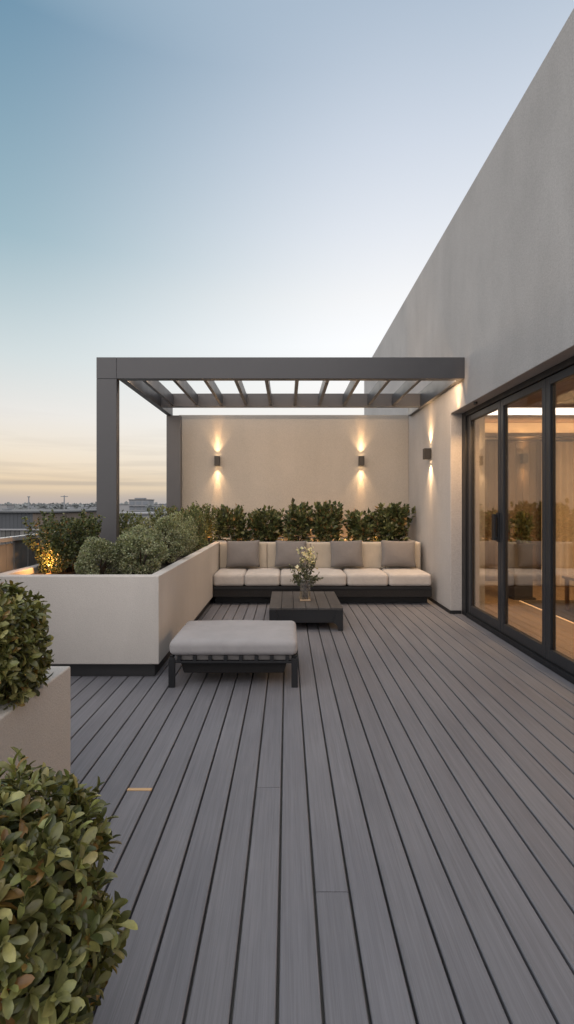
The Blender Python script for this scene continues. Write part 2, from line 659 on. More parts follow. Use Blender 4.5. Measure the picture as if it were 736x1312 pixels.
def wall_lamp(loc, rz, label, power, group, wash=5):
    """fixture whose back sits on the wall; local -Y points away from the wall"""
    t = empty('wall_lamp', loc, label, 'wall lamp', group, rz)
    bm = bmesh.new()
    for b in ((-.043, -.036, -.105, -.012, -.078, .078), (.036, .043, -.105, -.012, -.078, .078),
              (-.036, .036, -.105, -.098, -.078, .078), (-.036, .036, -.019, -.012, -.078, .078),
              (-.036, .036, -.098, -.019, -.045, .045)):
        add_box(bm, *b)
    obj('housing', bm, M['lamp'], t)
    boxes('mounting_plate', [(-.035, .035, -.0118, 0, -.06, .06)], M['lamp'], t)
    for s in (1, -1):
        bm = bmesh.new()
        add_cyl(bm, (0, -.058), .026, s * .047, s * .053)
        obj('lens', bm, M['bulb'], t)
        light('beam', 'SPOT', (0, -.054, s * .082), power * wash, WARM, t, spot_size=R(84), spot_blend=1.0, shadow_soft_size=.012,
              rot=(R(180) + R(6) if s > 0 else -R(6), 0, 0))
        light('beam_core', 'SPOT', (0, -.050, s * .082), power * 9, AMBER, t, spot_size=R(24), spot_blend=1.0, shadow_soft_size=.008,
              rot=(R(180) - R(6) if s > 0 else R(6), 0, 0))
    return t


LG = 'up and down wall lamps'
wall_lamp((-1.19, 8.04, 2.14), 0, 'left of the two small up-down lamps on the beige back wall', 5, LG)
wall_lamp((1.27, 8.04, 2.14), 0, 'right of the two small up-down lamps on the beige back wall', 5, LG)
wall_lamp((WX, 6.80, 2.13), R(-90), 'up-down lamp on the side wall between sofa and glass doors', 5, LG, 9)
wall_lamp((3.99, 7.925, 2.17), 0, 'up-down lamp on wood panels inside the room, seen through the doors', 3, LG)
bm = bmesh.new()  # added housing and spot to warm the door reveal, no known fitting
add_cyl(bm, (2.135, 5.30), .022, 2.531, 2.557)
hp(obj('reveal_fill_housing', bm, M['lamp'], house))
light('reveal_fill', 'SPOT', (2.135 - WX, 5.305 - 4, 2.524), 55, AMBER, house, shadow_soft_size=.012, spot_size=R(74), spot_blend=1.0, rot=(R(38), 0, 0))
light('reveal_uplight', 'SPOT', (2.03, 5.46, 2.56), 7, AMBER, shadow_soft_size=.03, spot_size=R(34), spot_blend=1.0, rot=(R(180), R(4), 0))
light('reveal_uplight', 'SPOT', (2.02, 5.70, 2.50), 13, AMBER, shadow_soft_size=.03, spot_size=R(64), spot_blend=1.0, rot=(R(180), R(10), 0))

# back wall -----------------------------------------------------------------
bw = boxes('terrace_wall', [(-1.86, WX - .001, 8.04, 8.26, -.04, 2.934)], M['back_wall'], bevel=.006)
bw['label'] = 'beige rendered wall behind the sofa and shrubs with two lamps'
bw['category'] = 'wall'

# ------------------------------------------------------------------ planters
PT = .823


def planter(label, x0, x1, y0, y1, zt, zb=.112, rim=.09, inset=.045, cut=None):
    t = empty('planter', ((x0 + x1) / 2, (y0 + y1) / 2, 0), label, 'planter')
    ox, oy = (x0 + x1) / 2, (y0 + y1) / 2
    a, b, c, d = x0 - ox, x1 - ox, y0 - oy, y1 - oy
    bm = bmesh.new()
    o_ = [(a, c), (b, c), (b, d), (a, d)]
    i_ = [(a + rim, c + rim), (b - rim, c + rim), (b - rim, d - rim), (a + rim, d - rim)]
    vo0 = [bm.verts.new((*p, zb)) for p in o_]
    vo1 = [bm.verts.new((*p, zt)) for p in o_]
    vi1 = [bm.verts.new((*p, zt)) for p in i_]
    vi0 = [bm.verts.new((*p, zt - .25)) for p in i_]
    for k in range(4):
        j = (k + 1) % 4
        bm.faces.new([vo0[k], vo0[j], vo1[j], vo1[k]])
        bm.faces.new([vo1[k], vo1[j], vi1[j], vi1[k]])
        bm.faces.new([vi1[k], vi1[j], vi0[j], vi0[k]])
    bm.faces.new(vi0)
    bm.faces.new(vo0[::-1])
    obj('planter_box', bm, M['planter'], t, .008, 3)
    boxes('plinth', [(a + inset, b - inset, c + inset, d - inset, .001, zb - .001)], M['plinth'], t)
    # lumpy soil
    bm = bmesh.new()
    nx, ny = max(4, int((b - a) / .08)), max(4, int((d - c) / .08))
    r = random.Random(int(x0 * 100 + y0))
    g = [[bm.verts.new((a + rim + .001 + (b - a - 2 * rim - .002) * i / nx, c + rim + .001 + (d - c - 2 * rim - .002) * j / ny,
                        zt - .06 + r.uniform(-.012, .016))) for j in range(ny + 1)] for i in range(nx + 1)]
    for i in range(nx):
        for j in range(ny):
            bm.faces.new([g[i][j], g[i + 1][j], g[i + 1][j + 1], g[i][j + 1]])
    obj('soil', bm, M['soil'], t, smooth=True)
    return t


planter('long beige planter full of rounded shrubs beside the sofa and pergola posts', -2.40, -1.03, 3.76, 8.03, PT)
planter('beige planter strip behind the sofa along the back wall', -1.028, 2.045, 7.16, 8.03, PT - .006, inset=.03)
planter('small low beige planter at the left edge with a clipped round bush', -2.10, -1.03, .95, 2.232, .63, .09, .085)


# -------------------------------------------------------------------- leaves
def unit(a):
    return a / np.maximum(np.linalg.norm(a, axis=1, keepdims=True), 1e-9)


def leaf_verts(base, direction, normal, length, width, big):
    """build many leaves; returns V, F and the number of vertices per leaf"""
    e1 = unit(direction)
    e2 = unit(np.cross(normal, e1))
    e3 = np.cross(e1, e2)
    if big:
        ts = [0, .22, .48, .76, .93, 1.0]
        ws = [.05, .42, .86, 1.0, .62, .06]
        tmpl = []
        for t, q in zip(ts, ws):
            z = .05 * math.sin(t * 3.1) - .16 * t * t
            tmpl += [(t, -q, z + .10 * q), (t, 0, z), (t, q, z + .10 * q)]
        faces = []
        for i in range(len(ts) - 1):
            b = i * 3
            faces += [(b, b + 1, b + 4, b + 3), (b + 1, b + 2, b + 5, b + 4)]
    else:
        tmpl = [(0, 0, 0), (.55, -1, .10), (1, 0, -.08), (.55, 1, .10)]
        faces = [(0, 1, 2), (0, 2, 3)]
    tm = np.array(tmpl)
    n, k = len(base), len(tm)
    L = length[:, None, None]
    Wd = width[:, None, None]
    V = base[:, None, :] + L * tm[None, :, 0:1] * e1[:, None, :] + Wd * tm[None, :, 1:2] * e2[:, None, :] \
        + L * tm[None, :, 2:3] * e3[:, None, :]
    F = np.array(faces)[None] + (np.arange(n) * k)[:, None, None]
    return V.reshape(-1, 3), F.reshape(-1, F.shape[-1]), k


def palette(rg, n, cols, weights):
    idx = rg.choice(len(cols), n, p=np.array(weights) / sum(weights))
    c = np.array(cols)[idx]
    c = c * rg.uniform(.7, 1.3, (n, 1)) * rg.uniform(.92, 1.08, (n, 3))
    return np.concatenate([c, np.ones((n, 1))], 1)


BOX = ([(.26, .28, .175), (.34, .355, .23), (.48, .49, .35), (.14, .155, .09)], [4, 4, 2, 2])
LAUREL = ([(.12, .15, .066), (.18, .20, .09), (.29, .30, .15), (.30, .19, .08), (.07, .085, .042)], [4, 4, 1.5, .5, 2])
LAUREL2 = ([(.085, .108, .048), (.13, .145, .064), (.23, .235, .115), (.30, .18, .08), (.05, .062, .03)], [4, 4, 1.5, .7, 2])
OLIVE = ([(.145, .15, .05), (.215, .215, .08), (.34, .33, .13), (.075, .082, .028), (.28, .18, .06), (.34, .20, .06)], [4, 4, 2.6, 2.2, .5, .15])


def shrub(name, label, cat, x, y, z0, rx, ry, ztop, n, ll, pal, seed, group, style='round', mat='leaf'):
    """a bush on a short branching stem; origin at the base of the stem"""
    rg = np.random.default_rng(seed)
    t = empty(name, (x, y, z0), label, cat, group)
    h = ztop - z0
    rz = h * (.54 if style == 'round' else .5)
    c = np.array([0, 0, h - rz])
    # clumps give the crown its uneven outline
    K = 34 if style == 'round' else 15
    u = unit(rg.normal(size=(K, 3)))
    u[:, 2] = np.where(u[:, 2] < -.9, -u[:, 2], u[:, 2])
    if style == 'round':
        cc = u * rg.uniform(.60, .80, (K, 1)) * np.array([rx, ry, rz]) + c
        cr = rg.uniform(.20, .33, K)
    else:
        K = 20
        th = rg.uniform(0, 6.28, K)
        hz = np.concatenate([rg.uniform(.02, .38, 9), rg.uniform(.45, .86, 11)])
        rr_ = rg.uniform(.25, .85, K) ** .7 * np.where(hz < .5, 1.0, 1.05 - .45 * (hz - .5) / .5)
        cc = np.stack([np.cos(th) * rr_ * rx, np.sin(th) * rr_ * ry, hz * h], 1)
        cr = rg.uniform(.20, .36, K)
    m = min(rx, rz)
    per = rg.integers(0, K, n)
    d = unit(rg.normal(size=(n, 3)))
    rad = rg.uniform(.55, 1.04, n) ** .6
    p = cc[per] + d * (cr[per] * rad)[:, None] * np.array([rx, ry, rz]) * (1.0 if style == 'round' else 1.05)
    p[:, 2] = np.maximum(p[:, 2], .0 + rg.uniform(0, .04, n))
    if style == 'loose' or pal is LAUREL2 and style == 'round':
        ns = int(n * (.55 if style == 'loose' else .3))
        nsh = 26
        th = rg.uniform(0, 6.28, nsh)
        rr_ = rg.uniform(.1, 1, nsh) ** .6
        foot = np.stack([np.cos(th) * rr_ * rx * .7, np.sin(th) * rr_ * ry * .7, np.full(nsh, .25 * h)], 1)
        head = np.stack([np.cos(th) * rr_ * rx * 1.3, np.sin(th) * rr_ * ry * 1.2, h * (1.06 - .45 * rr_ ** 2 * rg.uniform(.2, 1.4, nsh))], 1)
        which = rg.integers(0, nsh, ns)
        tt = rg.uniform(0, 1, ns)[:, None]
        p[:ns] = foot[which] * (1 - tt) + head[which] * tt + rg.normal(size=(ns, 3)) * .010
        d[:ns] = unit(rg.normal(size=(ns, 3)) + np.array([0, 0, .7]))
    out = unit((p - c) / np.array([rx, ry, rz]))
    up = np.array([0, 0, 1.0])
    direction = unit(out * (.35 if style == 'round' else .7) + d * .6 + up * (.35 if style == 'round' else .6) + rg.normal(size=(n, 3)) * .45)
    normal = unit(out * .6 + up * .7 + rg.normal(size=(n, 3)) * .5)
    L = ll * rg.uniform(.65, 1.3, n)
    V, F, k = leaf_verts(p, direction, normal, L, L * (rg.uniform(.34, .46, n) if style == 'round' else rg.uniform(.24, .34, n)), False)
    C = np.repeat(palette(rg, n, *pal), k, 0)
    np_mesh('foliage', V, F, M[mat], t, C, smooth=False)
    bm = bmesh.new()
    for q in range(min(K, 11)):
        e = cc[q]
        mid = Vector((e[0] * .35, e[1] * .35, e[2] * .5))
        add_tube(bm, [(rg.uniform(-.02, .02), rg.uniform(-.02, .02), -.05), mid, Vector(e)], [.011, .008, .003], 5)
    obj('stem', bm, M['bark'], t, smooth=True)
    return t


G1 = 'rounded shrubs in the long planter'
SZ = PT - .07
P1 = [  # x, y, rx, ry, top, leaves, leaf length, palette, style, label
    (-2.03, 4.38, .31, .33, 1.31, 10500, .024, LAUREL2, 'round', 'large dark shrub at the left of the long planter, lit orange from below'),
    (-1.62, 4.04, .20, .20, 1.115, 8000, .0165, BOX, 'round', 'small round shrub at the front of the long planter, in front of the pergola post'),
    (-1.31, 4.20, .245, .27, 1.21, 11000, .0175, BOX, 'round', 'grey-green round shrub at the front corner of the long planter'),
    (-1.28, 5.00, .24, .28, 1.27, 9000, .018, BOX, 'round', 'grey-green shrub just behind the front corner shrub of the long planter'),
    (-1.53, 4.72, .20, .24, 1.18, 8000, .018, BOX, 'round', 'grey-green shrub close to the right of the front pergola post'),
    (-2.08, 5.95, .24, .27, 1.27, 5000, .028, LAUREL, 'loose', 'dark shrub just behind the front pergola post'),
    (-1.33, 5.75, .25, .30, 1.30, 8000, .019, BOX, 'round', 'grey-green shrub halfway along the inner edge of the long planter'),
    (-1.85, 6.05, .28, .32, 1.22, 6500, .021, BOX, 'round', 'shrub halfway along the long planter on its outer side'),
    (-1.34, 6.50, .23, .28, 1.33, 5000, .026, LAUREL, 'loose', 'dark shrub near the sofa end of the long planter'),
    (-1.80, 7.20, .27, .28, 1.36, 4500, .034, LAUREL, 'loose', 'tall dark shrub beneath the rear pergola post'),
    (-1.33, 7.30, .22, .26, 1.38, 4500, .036, LAUREL, 'loose', 'tall dark shrub in the corner between long planter and back wall'),
]
for i, (x, y, rx, ry, tp, n, ll, pal, sty, lab) in enumerate(P1):
    shrub('shrub', lab, 'shrub', x, y, SZ, rx, ry, tp, n, ll, pal, 100 + i, G1, sty)
G2 = 'leafy shrubs behind the sofa'
P2 = [
    (-.88, 7.56, .245, .22, 1.33, 1550, 'leftmost leafy shrub behind the sofa, under the left lamp'),
    (-.32, 7.58, .26, .22, 1.30, 1600, 'wide dark shrub behind the first gap between the grey pillows'),
    (.18, 7.54, .20, .20, 1.39, 1200, 'tall spiky shrub behind the sofa above the second pillow'),
    (.64, 7.58, .24, .22, 1.38, 1500, 'shrub behind the sofa just left of the right back wall lamp'),
    (1.17, 7.54, .20, .22, 1.25, 1200, 'lower shrub behind the sofa just right of the right back wall lamp'),
    (1.68, 7.58, .31, .24, 1.36, 2300, 'rightmost bushy shrub behind the sofa in the wall corner'),
]
for i, (x, y, rx, ry, tp, n, lab) in enumerate(P2):
    shrub('shrub', lab, 'shrub', x, y, SZ, rx, ry, tp, n, .078, LAUREL2, 200 + i, G2, 'loose', 'leaf_gloss')


def rosette_bush(name, label, x, y, z0, cz, rx, ry, rz, tips, ll, seed, group=None):
    rg = np.random.default_rng(seed)
    t = empty(name, (x, y, z0), label, 'bush', group)
    c = np.array([0, 0, cz - z0])

    def lay(nt, shrink, lf, scale):
        u = unit(rg.normal(size=(nt, 3)))
        bump = 1 + .10 * np.sin(u[:, 0] * 7 + seed) * np.cos(u[:, 2] * 6) + .05 * np.sin(u[:, 1] * 9 + u[:, 2] * 5) + rg.normal(size=nt) * .03
        tip = u * (np.array([rx, ry, rz]) * shrink) * bump[:, None] + c
        ax = unit(u + np.array([0, 0, .45]) + rg.normal(size=(nt, 3)) * .28)
        B, D, Nn, LL = [], [], [], []
        a = unit(np.cross(ax, rg.normal(size=(nt, 3))))
        b = np.cross(ax, a)
        ph = rg.uniform(0, 6.28, nt)
        for q in range(lf):
            ang = ph + q * 2.4 + rg.normal(size=nt) * .2
            tilt = np.radians(18 + 68 * (q / lf)) + rg.normal(size=nt) * .16
            rdl = a * np.cos(ang)[:, None] + b * np.sin(ang)[:, None]
            dr = ax * np.cos(tilt)[:, None] + rdl * np.sin(tilt)[:, None]
            nn = ax * np.sin(tilt)[:, None] - rdl * np.cos(tilt)[:, None]
            B.append(tip - ax * (ll * .30 * q / lf)[..., None] if False else tip - ax * (ll * .55 * q / lf))
            D.append(dr)
            Nn.append(nn + rg.normal(size=(nt, 3)) * .12)
            LL.append(ll * scale * rg.uniform(.62, 1.12, nt) * (.72 + .36 * q / lf))
        return np.concatenate(B), np.concatenate(D), np.concatenate(Nn), np.concatenate(LL)
    o1 = lay(tips, 1.0, 8, 1.0)
    o2 = lay(int(tips * .5), .86, 6, .95)
    o3 = lay(int(tips * .5), .68, 5, .95)
    B, D, Nn, LL = (np.concatenate(z) for z in zip(o1, o2, o3))
    n = len(B)
    LL = LL * rg.uniform(.75, 1.25, n)
    V, F, k = leaf_verts(B, D, Nn, LL, LL * rg.uniform(.155, .225, n), True)
    pc = palette(rg, n, *OLIVE)
    # older yellow-orange leaves come in a few patches
    patch = np.array([[.1, -.6, .75], [.35, -.85, .2]]) * np.array([rx, ry, rz]) + c
    dist = np.min(np.linalg.norm(B[:, None] - patch[None], axis=2), axis=1)
    sel = (dist < rx * .42) & (rg.uniform(size=n) < .14)
    pc[sel, :3] = np.array([.30, .16, .055]) * rg.uniform(.6, 1.2, (sel.sum(), 1))
    np_mesh('foliage', V, F, M['leaf_gloss'], t, np.repeat(pc, k, 0), smooth=True)
    bm = bmesh.new()
    for q in range(14):
        e = unit(rg.normal(size=(1, 3)))[0] * np.array([rx, ry, rz]) * .8 + c
        add_tube(bm, [(rg.uniform(-.02, .02), rg.uniform(-.02, .02), 0), (e[0] * .4, e[1] * .4, e[2] * .55), tuple(e)], [.014, .010, .004], 5)
    obj('stem', bm, M['bark'], t, smooth=True)
    return t


rosette_bush('round_bush', 'clipped round bush in the small low planter at the left edge', -1.28, 1.84, .56, .825, .285, .27, .25, 700, .055, 31)
rosette_bush('round_bush', 'large olive green round bush in the near left corner, closest to the camera', -.66, 1.02, .26, .435, .248, .27, .312, 640, .056, 32)
# the pot that carries the near bush
pot = empty('plant_pot', (-.66, 1.02, 0), 'round charcoal pot under the nearest bush in the left corner', 'plant pot')
bm = bmesh.new()
prof = [(.0, .001), (.17, .001), (.175, .01), (.215, .29), (.225, .292), (.225, .31), (.20, .31), (.195, .27), (0, .265)]
seg = 40
rings = []
for r_, z_ in prof:
    rings.append([bm.verts.new((r_ * math.cos(2 * math.pi * q / seg), r_ * math.sin(2 * math.pi * q / seg), z_)) for q in range(seg)] if r_ > 0 else [bm.verts.new((0, 0, z_))])
for a, b in zip(rings, rings[1:]):
    for q in range(seg):
        if len(a) == 1:
            bm.faces.new([a[0], b[q], b[(q + 1) % seg]])
        elif len(b) == 1:
            bm.faces.new([a[q], a[(q + 1) % seg], b[0]])
        else:
            bm.faces.new([a[q], a[(q + 1) % seg], b[(q + 1) % seg], b[q]])
obj('pot_body', bm, M['plinth'], pot, smooth=True)


# garden lights ------------------------------------------------------------
def garden_light(x, y, z, h, label, power, up):
    t = empty('garden_light', (x, y, z), label, 'garden light', 'small warm garden lights in the planters')
    bm = bmesh.new()
    add_cyl(bm, (0, 0), .007, -.05, h)
    obj('stake', bm, M['lamp'], t)
    bm = bmesh.new()
    add_tube(bm, [(0, 0, h), (0, 0, h + .012), (0, 0, h + .05)], [.012, .022, .024], 16)
    obj('head', bm, M['lamp'], t)
    bm = bmesh.new()
    add_cyl(bm, (0, 0), .019, h + .051, h + .055)
    obj('lens', bm, M['bulb_soft'], t)
    light('glow', 'POINT', (0, -.01, h + up), power, (1, .46, .14), t, shadow_soft_size=.009)
    return t


garden_light(-2.14, 4.20, SZ, -.03, 'small warm garden light under the large dark shrub', 4.5, .17)
garden_light(-1.17, 7.02, SZ, .10, 'small warm garden light in the planter corner beside the sofa', 1.2, .08)
for x, lab in ((-.58, 'garden light behind the sofa between the two left shrubs'), (-.02, 'garden light behind the sofa behind the second pillow'),
               (.48, 'garden light behind the sofa left of the right wall lamp'), (.98, 'garden light behind the sofa below the right wall lamp'),
               (1.46, 'garden light behind the sofa near the bushy corner shrub')):
    garden_light(x, 7.72, SZ, -.065, lab, 2.4, .072)


# ------------------------------------------------------------------ cushions
def cushion_bm(w, d, h, r, puff, n=14, seed=0, sag=.004):
    bm = bmesh.new()
    bmesh.ops.create_cube(bm, size=2)
    bmesh.ops.subdivide_edges(bm, edges=bm.edges[:], cuts=n, use_grid_fill=True)
    rg = random.Random(seed)
    ph = [rg.uniform(0, 6.28) for _ in range(4)]
    hx, hy, hz = w / 2, d / 2, h / 2
    for v in bm.verts:
        # spread the grid lines towards the rim so that the corners stay round
        q = [math.copysign(1 - (1 - abs(c)) ** 1.6, c) for c in v.co]
        p = Vector((q[0] * hx, q[1] * hy, q[2] * hz))
        rr = min(r, hz * .98)
        inn = Vector((max(-hx + rr, min(hx - rr, p.x)), max(-hy + rr, min(hy - rr, p.y)), max(-hz + rr, min(hz - rr, p.z))))
        dd = p - inn
        if dd.length > 1e-9:
            m = max(abs(dd.x), abs(dd.y), abs(dd.z))
            p = inn + dd.normalized() * (rr if m >= rr * .999 else m)
        fx, fy = 1 - (p.x / hx) ** 2, 1 - (p.y / hy) ** 2
        if p.z > 0:
            p.z += puff * max(fx, 0) ** .5 * max(fy, 0) ** .5 * (p.z / hz)
            p.z += sag * (math.sin(p.x * 9 + ph[0]) * math.sin(p.y * 8 + ph[1]))
        p.y += math.copysign(1, p.y) * puff * .25 * max(fx, 0) * (abs(p.y) / hy) ** 4 * (1 - (p.z / hz) ** 2)
        v.co = p
    return bm


def pillow_bm(w, h, t, seed):
    rg = random.Random(seed)
    bm = bmesh.new()
    n = 18
    ph = [rg.uniform(0, 6.28) for _ in range(4)]
    top, bot = {}, {}
    for i in range(n + 1):
        for j in range(n + 1):
            u, v = -1 + 2 * i / n, -1 + 2 * j / n
            x = u * w / 2 * (1 - .055 * (1 - v * v))
            z = v * h / 2 * (1 - .065 * (1 - u * u))
            th = t / 2 * max((1 - u ** 2) * (1 - v ** 2), 0) ** .42 * (1 + .05 * math.sin(4 * u + ph[0]) * math.sin(4 * v + ph[1])) * (1 - .22 * v)
            edge = i in (0, n) or j in (0, n)
            top[i, j] = bm.verts.new((x, -th, z))
            bot[i, j] = top[i, j] if edge else bm.verts.new((x, th, z))
    for i in range(n):
        for j in range(n):
            bm.faces.new([top[i, j], top[i + 1, j], top[i + 1, j + 1], top[i, j + 1]])
            bm.faces.new([bot[i, j], bot[i, j + 1], bot[i + 1, j + 1], bot[i + 1, j]])
    return bm


# ---------------------------------------------------------------------- sofa
sofa = empty('outdoor_sofa', (.49, 6.80, 0), 'long low outdoor sofa with pale cushions on a black base along the back planter', 'sofa')
sx, sy = .49, 6.80
boxes('base', [(-1.025 - sx, 2.005 - sx, 6.47 - sy, 7.145 - sy, .115, .262)], M['weave'], sofa, .006)
boxes('kick_plinth', [(-1.02 - sx, 1.99 - sx, 6.63 - sy, 7.13 - sy, .001, .114)], M['black_frame'], sofa, .003)
boxes('trim_rail', [(-1.02 - sx, 2.0 - sx, 6.462 - sy, 6.4695 - sy, .225, .26)], M['black_frame'], sofa, .002)
xs = [-1.022, -.592, -.097, .829, 1.405, 2.003]
for i, (a, b) in enumerate(zip(xs, xs[1:])):
    bm = cushion_bm(b - a - (.002 if i < 2 else .007), .60, .172, .042, .010, 14, i, .003)
    o = obj('seat_cushion', bm, M['cushion'], sofa, smooth=True, label='wide middle seat cushion' if i == 2 else None)
    o.location = ((a + b) / 2 - sx, 6.752 - sy, .264 + .086)
for i, (a, b) in enumerate(zip([-1.02, -.30, .36, .98, 1.50], [-.303, .357, .977, 1.497, 2.012])):
    bm = cushion_bm(b - a, .09, .40, .022, .0, 12, 20 + i, 0)
    o = obj('backrest', bm, M['back'], sofa, smooth=True)
    o.location = ((a + b) / 2 - sx, 7.102 - sy, .62)
PG = 'grey scatter pillows on the sofa'
for i, (x, wd, hg, lean, rz, lab) in enumerate([
        (-.655, .50, .40, -13, 1, 'grey pillow at the left end of the sofa beside the long planter'),
        (.055, .47, .40, -14, -2, 'grey pillow behind the flowers, second from the left on the sofa'),
        (.885, .49, .40, -13, 2, 'grey pillow right of the flower vase, third from the left on the sofa'),
        (1.655, .52, .40, -12, -3, 'grey pillow at the right end of the sofa beside the house wall')]):
    o = obj('scatter_pillow', pillow_bm(wd, hg, .17, 40 + i), M['pillow'], smooth=True)
    o.location = (x, 6.955, .665)
    o.rotation_euler = (R(lean), R((-1, 1.2, -.8, 1)[i]), R(rz))
    o['label'] = lab
    o['category'] = 'pillow'
    o['group'] = PG

# -------------------------------------------------------------- coffee table
tx, ty = .212, 5.665
table = empty('coffee_table', (tx, ty, 0), 'low black coffee table with dark slatted top in front of the sofa', 'coffee table')
bm = bmesh.new()
wd = .823 / 6
for i in range(6):
    a = -.4115 + i * wd
    add_box(bm, a + .003, a + wd - .003, -.495, .495, .232, .252)
obj('tabletop', bm, M['tabletop'], table, .002)
boxes('apron', [(-.398, .398, -.488, -.468, .088, .231), (-.398, .398, .468, .488, .088, .231),
                (-.398, -.378, -.4675, .4675, .088, .231), (.378, .398, -.4675, .4675, .088, .231)], M['black_frame'], table, .003)
boxes('under_shelf', [(-.37, .37, -.46, .46, .20, .228)], M['black_frame'], table, .002)
for a in (-1, 1):
    for b in (-1, 1):
        bm = bmesh.new()
        pts = [(a * .407, .231), (a * .407, .001), (a * .352, .001), (a * .345, .055), (a * .318, .08), (a * .30, .0865), (a * .30, .12), (a * .34, .231)]
        add_prism(bm, pts, 'y', b * .4885, b * .499)
        add_box(bm, min(a * .399, a * .409), max(a * .399, a * .409), min(b * .42, b * .488), max(b * .42, b * .488), .001, .2305)
        obj('leg', bm, M['black_frame'], table, .002)

vase = empty('vase', (.215, 5.60, .2525), 'square clear glass vase on the coffee table', 'vase')
bm = bmesh.new()
for b in ((-.062, .062, -.062, -.057, .02, .245), (-.062, .062, .057, .062, .02, .245), (-.062, -.057, -.057, .057, .02, .245), (.057, .062, -.057, .057, .02, .245)):
    add_box(bm, *b)
obj('vase_wall', bm, M['vase'], vase)
boxes('vase_base', [(-.063, .063, -.063, .063, 0, .019)], matte('vase_base_glass', (.55, .40, .27), .2, .1), vase, .004)
boxes('vase_rim', [(-.063, .063, -.064, -.0565, .2455, .250), (-.063, .063, .0565, .064, .2455, .250),
                   (-.064, -.0565, -.056, .056, .2455, .250), (.0565, .064, -.056, .056, .2455, .250)], M['rail'], vase, .001)
boxes('water', [(-.056, .056, -.056, .056, .021, .13)], M['water'], vase, 0)

bq = empty('bouquet', (.215, 5.60, .275), 'loose bunch of white flowers and grey-green sprigs in the glass vase', 'flowers')
rg = np.random.default_rng(5)
tips = [(-.19, -.02, .41), (-.14, .03, .30), (-.10, -.05, .36), (-.05, .06, .44), (-.02, -.05, .52), (.03, .03, .50), (.07, -.04, .44), (.11, .03, .40),
        (.15, -.02, .52), (.19, -.03, .24), (.14, .05, .22), (-.17, .0, .22), (.02, -.09, .28), (.08, -.08, .27), (-.08, -.09, .25), (.05, .0, .58 - .02),
        (-.06, .02, .60 - .04), (.10, .0, .47), (.0, .09, .30), (.16, -.06, .30), (-.13, -.06, .26)]
bm = bmesh.new()
LB, LD, LN = [], [], []
BB, BD, BN = [], [], []
for i, tp in enumerate(tips):
    s0 = Vector((rg.uniform(-.04, .04), rg.uniform(-.04, .04), .0))
    s1 = Vector((tp[0] * .22, tp[1] * .3, .22))
    s2 = Vector(tp)
    pts = []
    for q in range(9):
        t = q / 8
        pts.append((1 - t) ** 2 * s0 + 2 * t * (1 - t) * s1 + t * t * s2)
    add_tube(bm, pts, [.0028 - .0018 * q / 8 for q in range(9)], 5)
    flower = i in (3, 4, 5, 6, 7, 15, 16, 17, 2)
    for q in range(34):
        t = rg.uniform(.45, 1)
        p = (1 - t) ** 2 * s0 + 2 * t * (1 - t) * s1 + t * t * s2
        dr = (s2 - s1).normalized() + Vector(rg.normal(size=3)) * .85
        LB.append(p)
        LD.append(dr)
        LN.append(rg.normal(size=3))
    if flower:
        for q in range(10):
            p = s2 + Vector(rg.normal(size=3)) * Vector((.024, .024, .032)).length * .55
            ax = (Vector(rg.normal(size=3)) + Vector((0, -.5, .9))).normalized()
            a = ax.orthogonal().normalized()
            b = ax.cross(a)
            for e in range(6):
                an = e * 1.047
                dr = a * math.cos(an) + b * math.sin(an)
                BB.append(p)
                BD.append(dr + ax * .35)
                BN.append(ax)
obj('stem', bm, M['bark'], bq, smooth=True)
LB, LD, LN = (np.array([list(q) for q in z]) for z in (LB, LD, LN))
L = .040 * rg.uniform(.6, 1.2, len(LB))
V, F, kk = leaf_verts(LB, LD, LN, L, L * .24, False)
np_mesh('foliage', V, F, M['leaf'], bq, np.repeat(palette(rg, len(LB), [(.15, .16, .10), (.22, .22, .15), (.10, .11, .065)], [3, 2, 2]), kk, 0), smooth=False)
BB, BD, BN = (np.array([list(q) for q in z]) for z in (BB, BD, BN))
L = .021 * rg.uniform(.6, 1.2, len(BB))
V, F, kk = leaf_verts(BB, BD, BN, L, L * .42, False)
np_mesh('blossom', V, F, M['blossom'], bq, np.repeat(palette(rg, len(BB), [(.82, .76, .62), (.74, .66, .48), (.85, .82, .74)], [3, 2, 2]), kk, 0), smooth=False)

# ------------------------------------------------------------------- ottoman
ox, oy = -.411, 3.895
ott = empty('ottoman', (ox, oy, 0), 'wide pale grey cushioned ottoman on a low black slatted frame', 'ottoman')
o = obj('cushion', cushion_bm(.985, .665, .118, .044, .009, 18, 77, .002), M['ottoman'], ott, smooth=True)
o.location = (0, 0, .240 + .059)
boxes('frame', [(-.49, .49, -.325, -.303, .186, .202), (-.49, .49, .303, .325, .186, .202), (-.49, -.462, -.3025, .3025, .222, .239), (.462, .49, -.3025, .3025, .222, .239)],
      M['black_frame'], ott, .002)
boxes('under_panel', [(-.445, .445, -.300, .300, .204, .2385)], M['pillow'], ott, .002)
for q in range(8):
    a = -.413 + q * .118
    boxes('slat', [(a - .014, a + .014, -.326, -.301, .2025, .2395)], M['black_frame'], ott, .002)
bm = bmesh.new()
pts = [(-.415, .196), (-.385, .098), (.385, .098), (.415, .196)]
add_prism(bm, pts, 'y', -.285, .285)
obj('tray', bm, M['weave'], ott, .006)
for a in (-1, 1):
    for b in (-1, 1):
        boxes('leg', [(min(a * .445, a * .494), max(a * .445, a * .494), min(b * .302, b * .327), max(b * .302, b * .327), .001, .2215)], M['black_frame'], ott, .003)
    for b in (-1, 1):
        bm = bmesh.new()
        add_tube(bm, [(a * .444, b * .27, .205), (a * .40, b * .27, .205)], .014, 12)
        add_tube(bm, [(a * .40, b * .27, .222), (a * .40, b * .27, .188)], .016, 12)
        obj('bracket', bm, M['black_frame'], ott)

